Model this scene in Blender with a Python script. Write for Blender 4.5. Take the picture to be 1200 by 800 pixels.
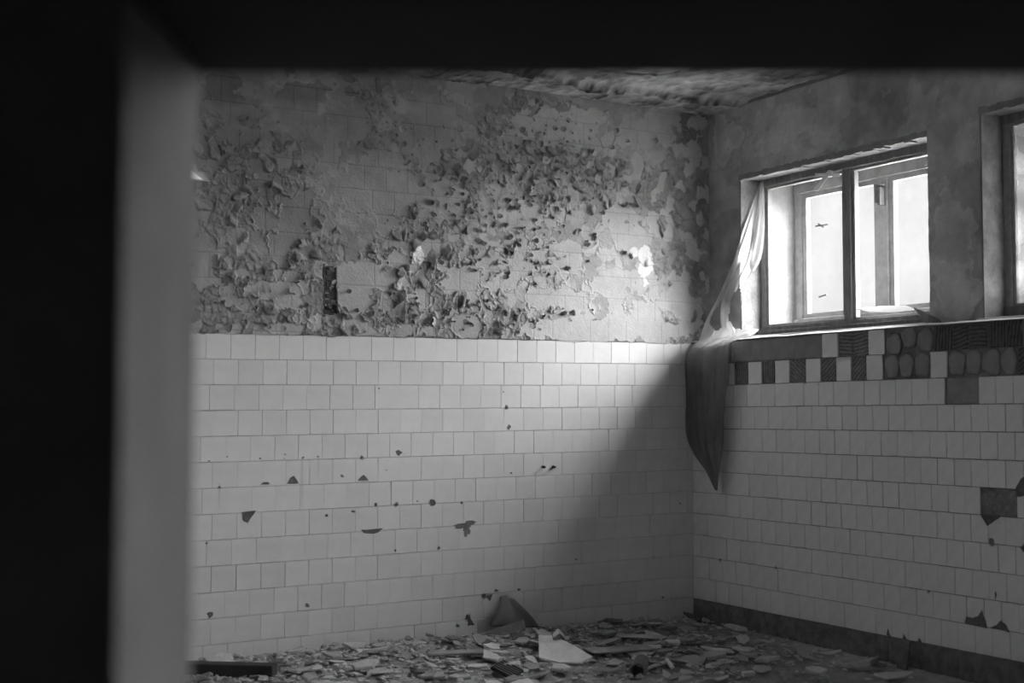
import bpy, bmesh, math, random
import numpy as np
from mathutils import Vector, Matrix
random.seed(7); rng = np.random.default_rng(11)
S = bpy.context.scene; COL = S.collection; PI = math.pi
for o in list(bpy.data.objects): bpy.data.objects.remove(o)

# ------------------------------------------------------------------ camera
FPX = 1553.5
CAM = np.array([-5.9484, -7.6563, 1.4818]); YAW = .5256; PIT = .0536
FW = np.array([math.sin(YAW)*math.cos(PIT), math.cos(YAW)*math.cos(PIT), math.sin(PIT)])
RT = np.array([math.cos(YAW), -math.sin(YAW), 0.0]); UP = np.cross(RT, FW)
cd = bpy.data.cameras.new('camera'); cam = bpy.data.objects.new('camera', cd); COL.objects.link(cam)
m = Matrix.Identity(4)
for i in range(3): m[i][0], m[i][1], m[i][2], m[i][3] = RT[i], UP[i], -FW[i], CAM[i]
cam.matrix_world = m
cd.sensor_width = 36; cd.lens = 36*FPX/1200; cd.clip_start = .05
cd.dof.use_dof = True; cd.dof.focus_distance = 8.4; cd.dof.aperture_fstop = 1.5
S.camera = cam
# ------------------------------------------------------------------ sky, sun, exposure
SKY = 1.0
w = bpy.data.worlds.new('sky'); S.world = w; w.use_nodes = True
nt = w.node_tree; nt.nodes.clear()
tc = nt.nodes.new('ShaderNodeTexCoord'); sp = nt.nodes.new('ShaderNodeSeparateXYZ')
rp = nt.nodes.new('ShaderNodeValToRGB'); bg = nt.nodes.new('ShaderNodeBackground'); wo = nt.nodes.new('ShaderNodeOutputWorld')
mr = nt.nodes.new('ShaderNodeMapRange'); mr.inputs[1].default_value = -1; mr.inputs[2].default_value = 1
nt.links.new(tc.outputs['Generated'], sp.inputs[0]); nt.links.new(sp.outputs['Z'], mr.inputs[0])
nt.links.new(mr.outputs[0], rp.inputs[0]); nt.links.new(rp.outputs[0], bg.inputs[0]); nt.links.new(bg.outputs[0], wo.inputs[0])
cr = rp.color_ramp
cr.elements[0].position = 0; cr.elements[0].color = (.7, .7, .7, 1)
cr.elements[1].position = 1; cr.elements[1].color = (8, 8, 8, 1)
for p, v in ((.48, .6), (.52, .62), (.62, .85), (.75, 4.5)):
    e = cr.elements.new(p); e.color = (v, v, v, 1)
bg.inputs[1].default_value = SKY
sd = bpy.data.lights.new('sun', 'SUN'); sun = bpy.data.objects.new('sun', sd); COL.objects.link(sun)
sd.energy = 80.0; sd.angle = math.radians(80)
sun.rotation_euler = Vector((-.70, .42, -.56)).to_track_quat('-Z', 'Y').to_euler()
S.view_settings.view_transform = 'Standard'; S.view_settings.look = 'None'
S.view_settings.gamma = 1; S.view_settings.use_curve_mapping = False
S.view_settings.exposure = 0.05

# ------------------------------------------------------------------ helpers
def ray(u, v, ax, val):
    d = FW + RT*(u-600)/FPX - UP*(v-400)/FPX
    return CAM + d*((val-CAM[ax])/d[ax])
def WB(u, v, y=0.0): p = ray(u, v, 1, y); return float(p[0]), float(p[2])
def WR(u, v, x=0.0): p = ray(u, v, 0, x); return float(p[1]), float(p[2])
def pix(P):
    d = P - CAM; q = d@FW
    return 600+FPX*(d@RT)/q, 400-FPX*(d@UP)/q

def hsh(ix, iy, s):
    v = np.sin(ix*127.1+iy*311.7+s*74.7)*43758.5453
    return v-np.floor(v)
def vnoise(x, y, s=0):
    ix, iy = np.floor(x), np.floor(y); fx, fy = x-ix, y-iy
    fx = fx*fx*(3-2*fx); fy = fy*fy*(3-2*fy)
    return (hsh(ix, iy, s)*(1-fx)+hsh(ix+1, iy, s)*fx)*(1-fy)+(hsh(ix, iy+1, s)*(1-fx)+hsh(ix+1, iy+1, s)*fx)*fy
def fbm(x, y, s=0, o=4):
    r = 0; a = .5; t = 0
    for i in range(o):
        r = r+a*vnoise(x*2**i+i*17.3, y*2**i+i*9.1, s+i); t += a; a *= .55
    return r/t
def voro(x, y, s=0, jit=.9):
    ix, iy = np.floor(x), np.floor(y)
    d1 = np.full(x.shape, 9.); d2 = d1.copy(); cx = x*0; cy = x*0; idx = x*0
    for a in (-1, 0, 1):
        for b in (-1, 0, 1):
            gx, gy = ix+a, iy+b
            px = gx+.5+(hsh(gx, gy, s)-.5)*jit; py = gy+.5+(hsh(gx, gy, s+5)-.5)*jit
            d = np.hypot(px-x, py-y); n = d < d1
            d2 = np.where(n, d1, np.minimum(d2, d))
            cx = np.where(n, px, cx); cy = np.where(n, py, cy); idx = np.where(n, hsh(gx, gy, s+9), idx); d1 = np.where(n, d, d1)
    return d1, d2, x-cx, y-cy, idx
def smooth(a, b, x):
    t = np.clip((x-a)/(b-a), 0, 1); return t*t*(3-2*t)

def mat(name, base, rough=.8, var=.12, scale=8, bump=.2, bscale=30, spec=.3, attr=False, rnd=0., extra=None, coord='Object', stretch=None):
    M = bpy.data.materials.new(name); M.use_nodes = True; t = M.node_tree; b = t.nodes['Principled BSDF']
    b.inputs['Roughness'].default_value = rough; b.inputs['Specular IOR Level'].default_value = spec
    c = t.nodes.new('ShaderNodeTexCoord'); src = c.outputs[coord]
    if stretch:
        mp = t.nodes.new('ShaderNodeMapping'); mp.inputs['Scale'].default_value = stretch
        t.links.new(src, mp.inputs[0]); src = mp.outputs[0]
    n = t.nodes.new('ShaderNodeTexNoise'); n.inputs['Scale'].default_value = scale; n.inputs['Detail'].default_value = 6; n.inputs['Roughness'].default_value = .65
    t.links.new(src, n.inputs['Vector'])
    r = t.nodes.new('ShaderNodeMapRange'); r.inputs[1].default_value = .25; r.inputs[2].default_value = .75
    r.inputs[3].default_value = 1-var; r.inputs[4].default_value = 1+var
    t.links.new(n.outputs[0], r.inputs[0]); cur = r.outputs[0]
    def mul(a, bb):
        q = t.nodes.new('ShaderNodeMath'); q.operation = 'MULTIPLY'
        t.links.new(a, q.inputs[0])
        if isinstance(bb, float): q.inputs[1].default_value = bb
        else: t.links.new(bb, q.inputs[1])
        return q.outputs[0]
    if attr:
        a = t.nodes.new('ShaderNodeAttribute'); a.attribute_name = 'tone'; cur = mul(cur, a.outputs['Fac'])
    else: cur = mul(cur, float(base))
    if rnd:
        oi = t.nodes.new('ShaderNodeObjectInfo'); rr = t.nodes.new('ShaderNodeMapRange')
        rr.inputs[3].default_value = 1-rnd; rr.inputs[4].default_value = 1+rnd*.6
        t.links.new(oi.outputs['Random'], rr.inputs[0]); cur = mul(cur, rr.outputs[0])
    if extra: cur = extra(t, cur, mul)
    cc = t.nodes.new('ShaderNodeCombineColor')
    for i in range(3): t.links.new(cur, cc.inputs[i])
    t.links.new(cc.outputs[0], b.inputs['Base Color'])
    if bump:
        n2 = t.nodes.new('ShaderNodeTexNoise'); n2.inputs['Scale'].default_value = bscale; n2.inputs['Detail'].default_value = 8
        t.links.new(src, n2.inputs['Vector'])
        bp = t.nodes.new('ShaderNodeBump'); bp.inputs['Strength'].default_value = bump; bp.inputs['Distance'].default_value = .01
        t.links.new(n2.outputs[0], bp.inputs['Height']); t.links.new(bp.outputs[0], b.inputs['Normal'])
    return M

def streaks(t, cur, mul):     # rust runs below two old screw holes in the tiling
    g = t.nodes.new('ShaderNodeNewGeometry'); s = t.nodes.new('ShaderNodeSeparateXYZ'); t.links.new(g.outputs['Position'], s.inputs[0])
    for u, v0, v1, hw, k in ((354, 536, 600, .016, .8), (373, 536, 566, .012, .82), (257, 566, 600, .01, .78)):
        x0, za = WB(u, v0); _, zb = WB(u, v1)
        a = t.nodes.new('ShaderNodeMath'); a.operation = 'SUBTRACT'; t.links.new(s.outputs[0], a.inputs[0]); a.inputs[1].default_value = x0
        b = t.nodes.new('ShaderNodeMath'); b.operation = 'ABSOLUTE'; t.links.new(a.outputs[0], b.inputs[0])
        c = t.nodes.new('ShaderNodeMapRange'); c.inputs[1].default_value = 0; c.inputs[2].default_value = hw; c.inputs[3].default_value = 1; c.inputs[4].default_value = 0
        t.links.new(b.outputs[0], c.inputs[0])
        d = t.nodes.new('ShaderNodeMapRange'); d.inputs[1].default_value = zb; d.inputs[2].default_value = zb+.1; t.links.new(s.outputs[2], d.inputs[0])
        e = t.nodes.new('ShaderNodeMath'); e.operation = 'LESS_THAN'; t.links.new(s.outputs[2], e.inputs[0]); e.inputs[1].default_value = za
        f = mul(mul(c.outputs[0], d.outputs[0]), e.outputs[0])
        gg = t.nodes.new('ShaderNodeMapRange'); gg.inputs[3].default_value = 1; gg.inputs[4].default_value = k; t.links.new(f, gg.inputs[0])
        cur = mul(cur, gg.outputs[0])
    return cur

M_tile = mat('glazed_tile', .64, .42, .09, 6, .05, 20, .4, rnd=.05, extra=streaks, coord='Object')
M_tileR = mat('glazed_tile_side', .66, .42, .08, 9, .05, 20, .4, rnd=.05)
M_mortar = mat('tile_mortar', .17, .95, .35, 25, .6, 90)
M_grout = mat('grout', .42, .95, .2, 15, .3, 90)
M_dark = mat('dark_adhesive', .20, .9, .45, 30, .9, 80)
M_dark2 = mat('dark_tile_bed', .11, .9, .45, 30, .9, 80)
M_lump = mat('mortar_lump', .25, .9, .25, 12, .5, 60)
M_base = mat('dark_base_tile', .13, .6, .6, 14, .5, 40)
M_paint = mat('peeling_paint', 1, .75, .10, 14, .25, 60, attr=True)
M_flake = mat('paint_flake', .32, .7, .15, 20, .1, 60, rnd=.3)
M_plast = mat('old_plaster', 1, .9, .22, 7, .35, 40, attr=True)
M_reveal = mat('reveal_plaster', .24, .9, .25, 12, .4, 40)
M_revin = mat('inner_reveal', .19, .9, .45, 9, .5, 40)  # darker tone for the inner part of the window reveals
M_ceil = mat('ceiling_plaster', 1, .9, .3, 10, .6, 30, attr=True)
M_wood = mat('weathered_wood', .17, .75, .45, 5, .4, 20, stretch=(6, 6, 1))
M_woodl = mat('pale_painted_wood', .28, .7, .3, 14, .3, 40)
M_floor = mat('dusty_floor', .32, .95, .4, 5, .6, 30)
M_rub = [mat('plaster_pale', .48, .9, .25, 8, .4, 40, rnd=.3), mat('plaster_grey', .34, .9, .3, 8, .4, 40, rnd=.3),
         mat('rubble_dark', .16, .9, .3, 8, .4, 40, rnd=.3)]
M_slab = mat('slab_pale', .62, .85, .15, 12, .4, 40)
M_black = mat('charred_timber', .03, .8, .4, 10, .3, 30)
M_front = mat('entry_plaster', .15, .95, .25, 4, .4, 25)
M_lintel = mat('black_lintel', .02, .95, .3, 4, .3, 25)  # near-black tone over the whole lintel
M_metal = mat('rusted_metal', .06, .7, .5, 30, .5, 60)
M_white = mat('chalky_white', .6, .8, .1, 12, .1, 40)

def thin(name, tr, col, trans=.5, rough=.6, n_scale=3, lo=-.15, hi=.15):
    M = bpy.data.materials.new(name); M.use_nodes = True; t = M.node_tree; t.nodes.clear()
    o = t.nodes.new('ShaderNodeOutputMaterial'); T = t.nodes.new('ShaderNodeBsdfTransparent'); D = t.nodes.new('ShaderNodeBsdfDiffuse')
    L = t.nodes.new('ShaderNodeBsdfTranslucent'); G = t.nodes.new('ShaderNodeBsdfGlossy'); G.inputs['Roughness'].default_value = rough
    D.inputs[0].default_value = L.inputs[0].default_value = (col,)*3+(1,)
    G.inputs[0].default_value = (.8, .8, .8, 1)
    m1 = t.nodes.new('ShaderNodeMixShader'); m1.inputs[0].default_value = trans; t.links.new(D.outputs[0], m1.inputs[1]); t.links.new(L.outputs[0], m1.inputs[2])
    m2 = t.nodes.new('ShaderNodeMixShader'); m2.inputs[0].default_value = .06; t.links.new(m1.outputs[0], m2.inputs[1]); t.links.new(G.outputs[0], m2.inputs[2])
    m3 = t.nodes.new('ShaderNodeMixShader'); t.links.new(m2.outputs[0], m3.inputs[1]); t.links.new(T.outputs[0], m3.inputs[2])
    c = t.nodes.new('ShaderNodeTexCoord'); n = t.nodes.new('ShaderNodeTexNoise'); n.inputs['Scale'].default_value = n_scale; n.inputs['Detail'].default_value = 5
    t.links.new(c.outputs['Object'], n.inputs['Vector'])
    r = t.nodes.new('ShaderNodeMapRange'); r.inputs[1].default_value = .3; r.inputs[2].default_value = .7
    r.inputs[3].default_value = tr+lo; r.inputs[4].default_value = tr+hi; t.links.new(n.outputs[0], r.inputs[0]); t.links.new(r.outputs[0], m3.inputs[0])
    t.links.new(m3.outputs[0], o.inputs[0]); return M
M_glass = thin('dusty_glass', .94, .16, .5, .1, 3, -.05, .03)
M_glass2 = thin('clear_old_glass', .95, .16, .5, .05, 4, -.03, .03)
M_film = thin('torn_plastic_film', .14, .72, .45, .35, 5)
_t = M_film.node_tree; _a = _t.nodes.new('ShaderNodeAttribute'); _a.attribute_name = 'tone'     # unlit lower half of the sheet: shade put into its tone
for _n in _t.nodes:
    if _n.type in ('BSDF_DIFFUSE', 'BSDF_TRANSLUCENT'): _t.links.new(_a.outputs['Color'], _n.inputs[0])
M_frost = thin('whitewashed_glass', .38, .13, .5, .3, 5, -.2, .2)

def link(name, me, m=None, parent=None, loc=None, rot=None):
    o = bpy.data.objects.new(name, me); COL.objects.link(o)
    if m is not None and not me.materials: me.materials.append(m)
    if parent is not None: o.parent = parent
    if loc is not None: o.location = loc
    if rot is not None: o.rotation_euler = rot
    return o
def tag(o, label, cat, group=None):
    o['label'] = label; o['category'] = cat
    if group: o['group'] = group
    return o
def mesh(name, V, Fc):
    me = bpy.data.meshes.new(name); me.from_pydata([tuple(map(float, v)) for v in V], [], Fc); me.update(); return me
class MB:
    def __init__(s): s.V = []; s.F = []
    def add(s, V, Fc):
        n = len(s.V); s.V += list(V); s.F += [[i+n for i in f] for f in Fc]; return s
    def box(s, a, b, T=None):
        x0, y0, z0 = [min(p, q) for p, q in zip(a, b)]; x1, y1, z1 = [max(p, q) for p, q in zip(a, b)]
        V = [(x0,y0,z0),(x1,y0,z0),(x1,y1,z0),(x0,y1,z0),(x0,y0,z1),(x1,y0,z1),(x1,y1,z1),(x0,y1,z1)]
        if T: V = [tuple(T(v)) for v in V]
        return s.add(V, [[0,3,2,1],[4,5,6,7],[0,1,5,4],[1,2,6,5],[2,3,7,6],[3,0,4,7]])
    def obj(s, name, m, parent=None, **k): return link(name, mesh(name, s.V, s.F), m, parent, **k)
def bevel(o, wd, seg=1):
    b = o.modifiers.new('bevel', 'BEVEL'); b.width = wd; b.segments = seg; b.limit_method = 'ANGLE'; return o
def grid_mesh(name, P, tone=None, keep=None, flip=False, smoothf=False):
    """P: (n,m,3) positions -> mesh"""
    n, mm = P.shape[:2]
    idx = np.arange(n*mm).reshape(n, mm)
    q = np.stack([idx[:-1, :-1], idx[1:, :-1], idx[1:, 1:], idx[:-1, 1:]], -1)
    if flip: q = q[..., ::-1]
    q = q[keep] if keep is not None else q.reshape(-1, 4)
    me = bpy.data.meshes.new(name); me.vertices.add(n*mm); me.vertices.foreach_set('co', P.reshape(-1).astype(np.float32))
    k = len(q); me.loops.add(k*4); me.loops.foreach_set('vertex_index', q.reshape(-1).astype(np.int32))
    me.polygons.add(k); me.polygons.foreach_set('loop_start', np.arange(k, dtype=np.int32)*4)
    me.polygons.foreach_set('loop_total', np.full(k, 4, dtype=np.int32))
    if tone is not None:
        a = me.attributes.new('tone', 'FLOAT', 'POINT'); a.data.foreach_set('value', tone.reshape(-1).astype(np.float32))
    me.update(calc_edges=True)
    if smoothf: me.shade_smooth()
    return me
def slab(poly, face_ax, face, thick, inset=.0012):
    """polygon (a,b) extruded off a wall; face_ax 1: a=x,b=z at y=face (room at -y); 0: a=y,b=z at x=face (room at -x)"""
    n = len(poly); cx = sum(p[0] for p in poly)/n; cz = sum(p[1] for p in poly)/n
    def P(a, b, d): return (a, face+d, b) if face_ax == 1 else (face+d, a, b)
    V = []
    for a, b in poly:
        dx, dz = a-cx, b-cz; L = math.hypot(dx, dz) or 1
        V.append(P(a-dx/L*inset*1.4, b-dz/L*inset*1.4, 0))
    V += [P(a, b, inset*.8) for a, b in poly] + [P(a, b, thick) for a, b in poly]
    Fc = [list(range(n))]
    for r in (0, n):
        for i in range(n):
            j = (i+1) % n; Fc.append([r+i, r+n+i, r+n+j, r+j])
    return V, Fc

# ================================================================== SETTING
XW = .17; H = 3.67; PT = .152; YF = -9.6; XL = -6.5
def zB(k, x): return PT*(k+2)+.006-.03*(-x/3.3)
def zR(k, y): return PT*(k+2)+(k/12)*.015*(-y/2.9)
def struct(o): o['kind'] = 'structure'; return o

# floor
X, Y = np.meshgrid(np.linspace(-8.6, .2, 250), np.linspace(-12.2, .1, 350), indexing='ij')
Z = (fbm(X*1.2, Y*1.2, 3)-.55)*.03*smooth(-4, -2.5, Y)
floor = struct(link('floor', grid_mesh('floor', np.stack([X, Y, Z], -1)), M_floor))

# unseen pale ground outside, added to bounce light up through the windows
M_ground = mat('pale_ground', .7, .9, .1, .5, .1, 5)
struct(link('ground', mesh('ground', [(.8, -45, -.5), (60, -45, -.5), (60, 40, -.5), (.8, 40, -.5)], [[0, 1, 2, 3]]), M_ground))
# ---- upper back wall: peeling paint over old tiles, one relief surface
HB = WB(216, 182), WB(249, 213)                         # a knocked-out hole to the outside
xs = np.arange(-6.5, XW+.0001, .0052); zs = np.linspace(1.90, H, 342)
X, Z = np.meshgrid(xs, zs, indexing='ij'); U_, V_ = pix(np.stack([X, X*0, Z], -1).reshape(-1, 3)); U_ = U_.reshape(X.shape); V_ = V_.reshape(X.shape)
wob = (fbm(X*5, Z*5, 21, 4)-.5); wob2 = fbm(X*11, Z*11, 31, 4)-.5; wob3 = fbm(X*30, Z*30, 41, 3)-.5
def blob(u, v, a, b, rag=1.):
    return 1-np.hypot((U_-u)/a, (V_-v)/b)-rag*(wob*1.1+wob2*1.6+wob3*.5)
# flaky zones (photo-frame centres and half sizes)
fl = np.full(X.shape, -1.)
for u, v, a, b in [(610,190,75,70),(690,200,75,60),(560,270,80,75),(640,270,45,55),(455,150,40,45),(500,190,55,75),(300,175,75,60),(270,240,50,50),
                   (290,340,70,60),(340,290,55,60),(500,370,140,32),(640,330,45,50),(730,240,55,60),(770,330,45,70),(800,210,30,60),(480,300,50,60),(340,382,120,18),(600,355,60,55),(700,285,55,40),(790,280,40,90),(720,360,90,40)]:
    fl = np.maximum(fl, blob(u, v, a*1.1, b*1.1, .7))
fl = smooth(-.12, .12, fl)*1.0
# bare zones
ba = np.full(X.shape, -1.)
for u, v, a, b in [(430,323,50,17),(425,350,12,18),(465,305,24,10),(440,222,52,42),(395,150,40,28),(243,300,18,30),(312,258,16,12),(660,150,40,22),(780,143,26,12),
                   (815,145,16,9),(612,248,30,22),(660,300,34,22),(720,330,36,16),(690,385,110,14),(650,350,34,20),(735,275,24,22),(550,380,22,16),(262,97,18,14),(280,125,34,14),(285,160,22,20),(355,120,40,22),
                   (500,150,30,36),(745,160,24,22),(590,320,36,24),(520,235,30,30),(540,325,26,18),(620,150,30,18),(335,385,20,8),(760,380,30,22),(795,350,16,30),(480,385,20,10),(340,325,10,8),(285,355,8,8),(268,345,9,12),(345,260,20,30)]:
    ba = np.maximum(ba, blob(u, v, a, b, 1.))
n1 = fbm(X*4.5, Z*4.5, 7, 5)
ba = np.maximum(ba, (n1-.63)*4+.0)
mid = smooth(-.06, .02, np.maximum.reduce([blob(*q_, .8) for q_ in ((680,290,85,60),(600,250,50,45),(440,225,62,50),(700,345,100,40),(745,165,60,30),(620,330,40,30),(350,130,70,40),(500,140,60,40))]))
bare = smooth(-.02, .03, ba)
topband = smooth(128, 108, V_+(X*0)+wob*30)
# flakes: two voronoi scales, cells curl up at their lower edge and shadow the cracks
d1, d2, dx, dy, cid = voro(X*13.5+wob*1.2, Z*12+wob2*1.3, 3)
e1, e2, ex, ey, eid = voro(X*25+wob2*1.2, Z*23+wob3*1.0, 8)
edge = smooth(.02, .16, d2-d1); edge2 = smooth(.02, .2, e2-e1)
ang = cid*6.28*3; curl = (dx*np.cos(ang)*.7-dy*.75)
hf = (.004+.042*np.clip(curl, -.15, .7)*(cid > .25)*(.4+cid))*edge+.010*(1-d1*1.2)*edge
h2 = (.002+.010*np.clip(ex*np.cos(eid*20)-ey*.7, -.2, .6))*edge2
gone = (cid > .80)*(fl > .4)                                       # cells that fell off already
hh = np.where(cid > .52, hf, h2+.002)
paint = .0022+(fbm(X*16, Z*16, 5, 4)-.5)*.004+(fbm(X*50, Z*50, 6, 2)-.5)*.0016
fl = fl*(1-.85*mid*(cid < .72))
h = (paint-.0015*mid)*(1-fl)+np.maximum(hh, .0005)*fl
b2 = np.maximum(bare, gone*1.)
tj = np.minimum(np.abs(((X/.152+500+.3*np.floor(Z/.152)) % 1)-.5), np.abs(((Z/.152+100+.04) % 1)-.5))
joint = smooth(.485, .498, .5-np.minimum(.5, np.minimum(np.abs(((X/.152+500+.37*np.floor(Z/.152)) % 1)-.0), np.abs((Z/.152+100) % 1))) + 0)
jx = (X/.152+500+.37*np.floor(Z/.152)) % 1; jz = (Z/.152+100) % 1
joint = np.maximum(jx > .975, jz > .97)*1.
h0 = (fbm(X*9, Z*9, 15, 3)-.5)*.0015-.0015*joint
h = h*(1-b2)+h0*b2
lip = smooth(-.10, -.0, ba)*(1-bare)*.006*(fl+.35)
h = h+lip
slot = (U_ > 378.5) & (U_ < 394) & (V_ > 313) & (V_ < 368); h = np.where(slot, -.012, h)
fresh = ((blob(758, 312, 8, 17, 1.1) > 0) | (blob(742, 296, 4, 6, .6) > 0) | (blob(490, 300, 6, 10, .3) > 0))
ragged = smooth(0, 1, (Z-(1.975+.03*X/3.3+.02*wob+.03*wob2))/.012)        # ragged lower hem of the paint
h = h*ragged+(-.001)*(1-ragged)
Yv = -.004-h
crack = (1-edge)*fl*.5*(cid > .52)+(1-edge2)*fl*.3*(cid <= .52)
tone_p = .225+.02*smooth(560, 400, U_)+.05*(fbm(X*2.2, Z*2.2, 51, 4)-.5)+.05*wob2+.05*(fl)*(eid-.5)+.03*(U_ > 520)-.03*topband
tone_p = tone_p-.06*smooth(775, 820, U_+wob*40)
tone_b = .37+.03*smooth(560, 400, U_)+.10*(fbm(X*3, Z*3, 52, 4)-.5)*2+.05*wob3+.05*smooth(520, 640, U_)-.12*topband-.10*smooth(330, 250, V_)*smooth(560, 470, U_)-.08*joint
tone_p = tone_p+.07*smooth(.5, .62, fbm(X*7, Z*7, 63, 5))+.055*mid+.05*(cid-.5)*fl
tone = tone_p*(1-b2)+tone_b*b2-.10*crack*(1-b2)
tone = np.where(fresh, .72, tone); tone = np.where(slot, .06+.2*(wob3 > .08), tone)
tone = np.where(ragged < .5, .5, tone)
tone = np.clip(tone, .03, .8)
P = np.stack([X, Yv, Z], -1)
xc = (X[:-1, :-1]+X[1:, 1:])/2; zc = (Z[:-1, :-1]+Z[1:, 1:])/2
(hx0, hz1), (hx1, hz0) = HB
inhole = (xc > hx0) & (zc > hz0) & ((xc-hx0)/(hx1-hx0)+(zc-hz0)/(hz1-hz0) < 1+.08*np.sin(xc*90))
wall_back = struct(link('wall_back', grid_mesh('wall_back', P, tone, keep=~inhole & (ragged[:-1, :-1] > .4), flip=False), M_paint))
# masonry behind (with the same hole left free)
mb = MB(); mb.box((XL, .012, 0), (hx0-.01, .14, H)); mb.box((hx1+.03, .012, 0), (XW+.5, .14, H))
mb.box((hx0-.01, .012, 0), (hx1+.03, .14, hz0)); mb.box((hx0-.01, .012, hz1+.01), (hx1+.03, .14, H))
mb.add([(hx0-.01, .01, hz1+.01), (hx1+.03, .01, hz1+.01), (hx1+.03, .01, hz0), (hx0-.01, .14, hz1+.01), (hx1+.03, .14, hz1+.01), (hx1+.03, .14, hz0)],
       [[0,2,1],[3,4,5],[0,3,5,2],[0,1,4,3],[1,2,5,4]])
mb.obj('masonry', M_grout, wall_back)
V, Fc = slab([(hx0-.05, hz0-.012), (hx1-.03, hz0-.012), (hx1-.01, hz0+.006), (hx0-.05, hz0+.012)], 1, -.004, .03)
link('broken_edge', mesh('broken_edge', V, Fc), M_white, wall_back)

# loose curled flakes on the wall, each a part
fk = []
for k in range(14):
    a = random.uniform(.022, .05); b = a*random.uniform(.8, 1.7); cur = random.uniform(.25, .95); nn = 5
    V = []; ph = random.uniform(0, 6)
    for i in range(nn):
        for j in range(nn):
            s_ = i/(nn-1)-.5; t_ = j/(nn-1)
            wd = math.sqrt(max(.08, 1-(1.85*t_-.85)**2*.9))*(1-.2*random.random()*(t_ in (0, 1)))
            ang_ = cur*t_*t_
            V.append((s_*a*wd*(1+.2*math.sin(ph+t_*3)), -b*t_*math.sin(ang_)*.75-.002-.3*a*s_*s_*t_, -b*t_*math.cos(ang_)*(1-.1*random.random()*(j == nn-1))))
    Fc = [[i*nn+j, (i+1)*nn+j, (i+1)*nn+j+1, i*nn+j+1] for i in range(nn-1) for j in range(nn-1)]
    me = mesh('paint_flake', V, Fc); me.materials.append(M_flake); fk.append(me)
zones = [(610,185,70,60,60),(690,195,60,50,32),(560,265,75,70,60),(455,150,30,35,14),(500,190,50,65,22),(290,180,60,50,22),(640,260,40,55,20),(500,372,130,20,40),(300,345,60,40,22),(640,330,40,45,12),(730,235,45,55,16),(340,385,100,8,14),(580,350,60,40,18)]
nfl = 0
for u, v, a, b, n in zones:
    for _ in range(n):
        uu = random.gauss(u, a*.5); vv = random.gauss(v, b*.5)
        if not (236 < uu < 826 and 96 < vv < 388) or nfl >= 296: continue
        x, z = WB(uu, vv)
        o = bpy.data.objects.new('paint_flake', random.choice(fk)); COL.objects.link(o); o.parent = wall_back
        o.location = (x, -.006, z); s_ = random.uniform(.5, 1.15); o.scale = (s_, s_, s_)
        o.rotation_euler = (random.uniform(-.15, .25), random.choice((-1.2, 0, 1.2))+random.gauss(0, .5), random.uniform(-.3, .3)); nfl += 1
# three big curled flaps the photo shows clearly
for u, v, s_, r in ((577, 298, 1.9, .4), (692, 212, 1.7, -.2), (602, 300, 1.8, 1.3), (455, 318, 1.2, .5), (523, 325, 1.4, .6), (585, 205, 1.3, .1)):
    if nfl < 300:
        x, z = WB(u, v-6); o = bpy.data.objects.new('paint_flake', fk[3]); COL.objects.link(o); o.parent = wall_back
        o.location = (x, -.008, z); o.scale = (s_,)*3; o.rotation_euler = (.1, r, 0); nfl += 1

more = MB()
for u, v, a, b, n in zones:
    for _ in range(int(n*1.3)):
        uu = random.gauss(u, a*.6); vv = random.gauss(v, b*.6)
        if not (236 < uu < 824 and 98 < vv < 390): continue
        x, z = WB(uu, vv); s_ = random.uniform(.4, .9)
        R_ = Matrix.Rotation(random.choice((-1.1, .3, 1.2))+random.gauss(0, .5), 3, 'Y')@Matrix.Rotation(random.uniform(-.1, .2), 3, 'X')
        me = random.choice(fk)
        more.add([tuple(R_@(w_.co*s_)+Vector((x, -.006, z))) for w_ in me.vertices], [list(p_.vertices) for p_ in me.polygons])
o = more.obj('small_paint_flakes', M_flake, wall_back); o['kind'] = 'stuff'
# ---- back wall tiles, 13 courses
def tile_mesh(w_, h_, ax, thick=.009):
    V, Fc = slab([(-w_/2, -h_/2), (w_/2, -h_/2), (w_/2, h_/2), (-w_/2, h_/2)], ax, 0, thick)
    return V, (Fc if ax == 1 else [f[::-1] for f in Fc])
def tiles(parent, quads, ax, material, lim=296):
    """quads: (a0,a1,z0a,z0b,z1a,z1b, show) largest first"""
    rest = MB()
    for n, q in enumerate(quads):
        poly, tilt = q
        V, Fc = slab(poly, ax, tilt, .010)
        if ax == 0: Fc = [f[::-1] for f in Fc]
        if n < lim:
            cx = sum(p[0] for p in poly)/len(poly); cz = sum(p[1] for p in poly)/len(poly)
            off = (cx, 0, cz) if ax == 1 else (0, cx, cz)
            me = mesh('tile', [(v[0]-off[0], v[1]-off[1], v[2]-off[2]) for v in V], Fc)
            link('tile', me, material, parent, loc=off)
        else: rest.add(V, Fc)
    if rest.V:
        o = rest.obj('tile_remainder', material, parent); o['kind'] = 'stuff'
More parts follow.
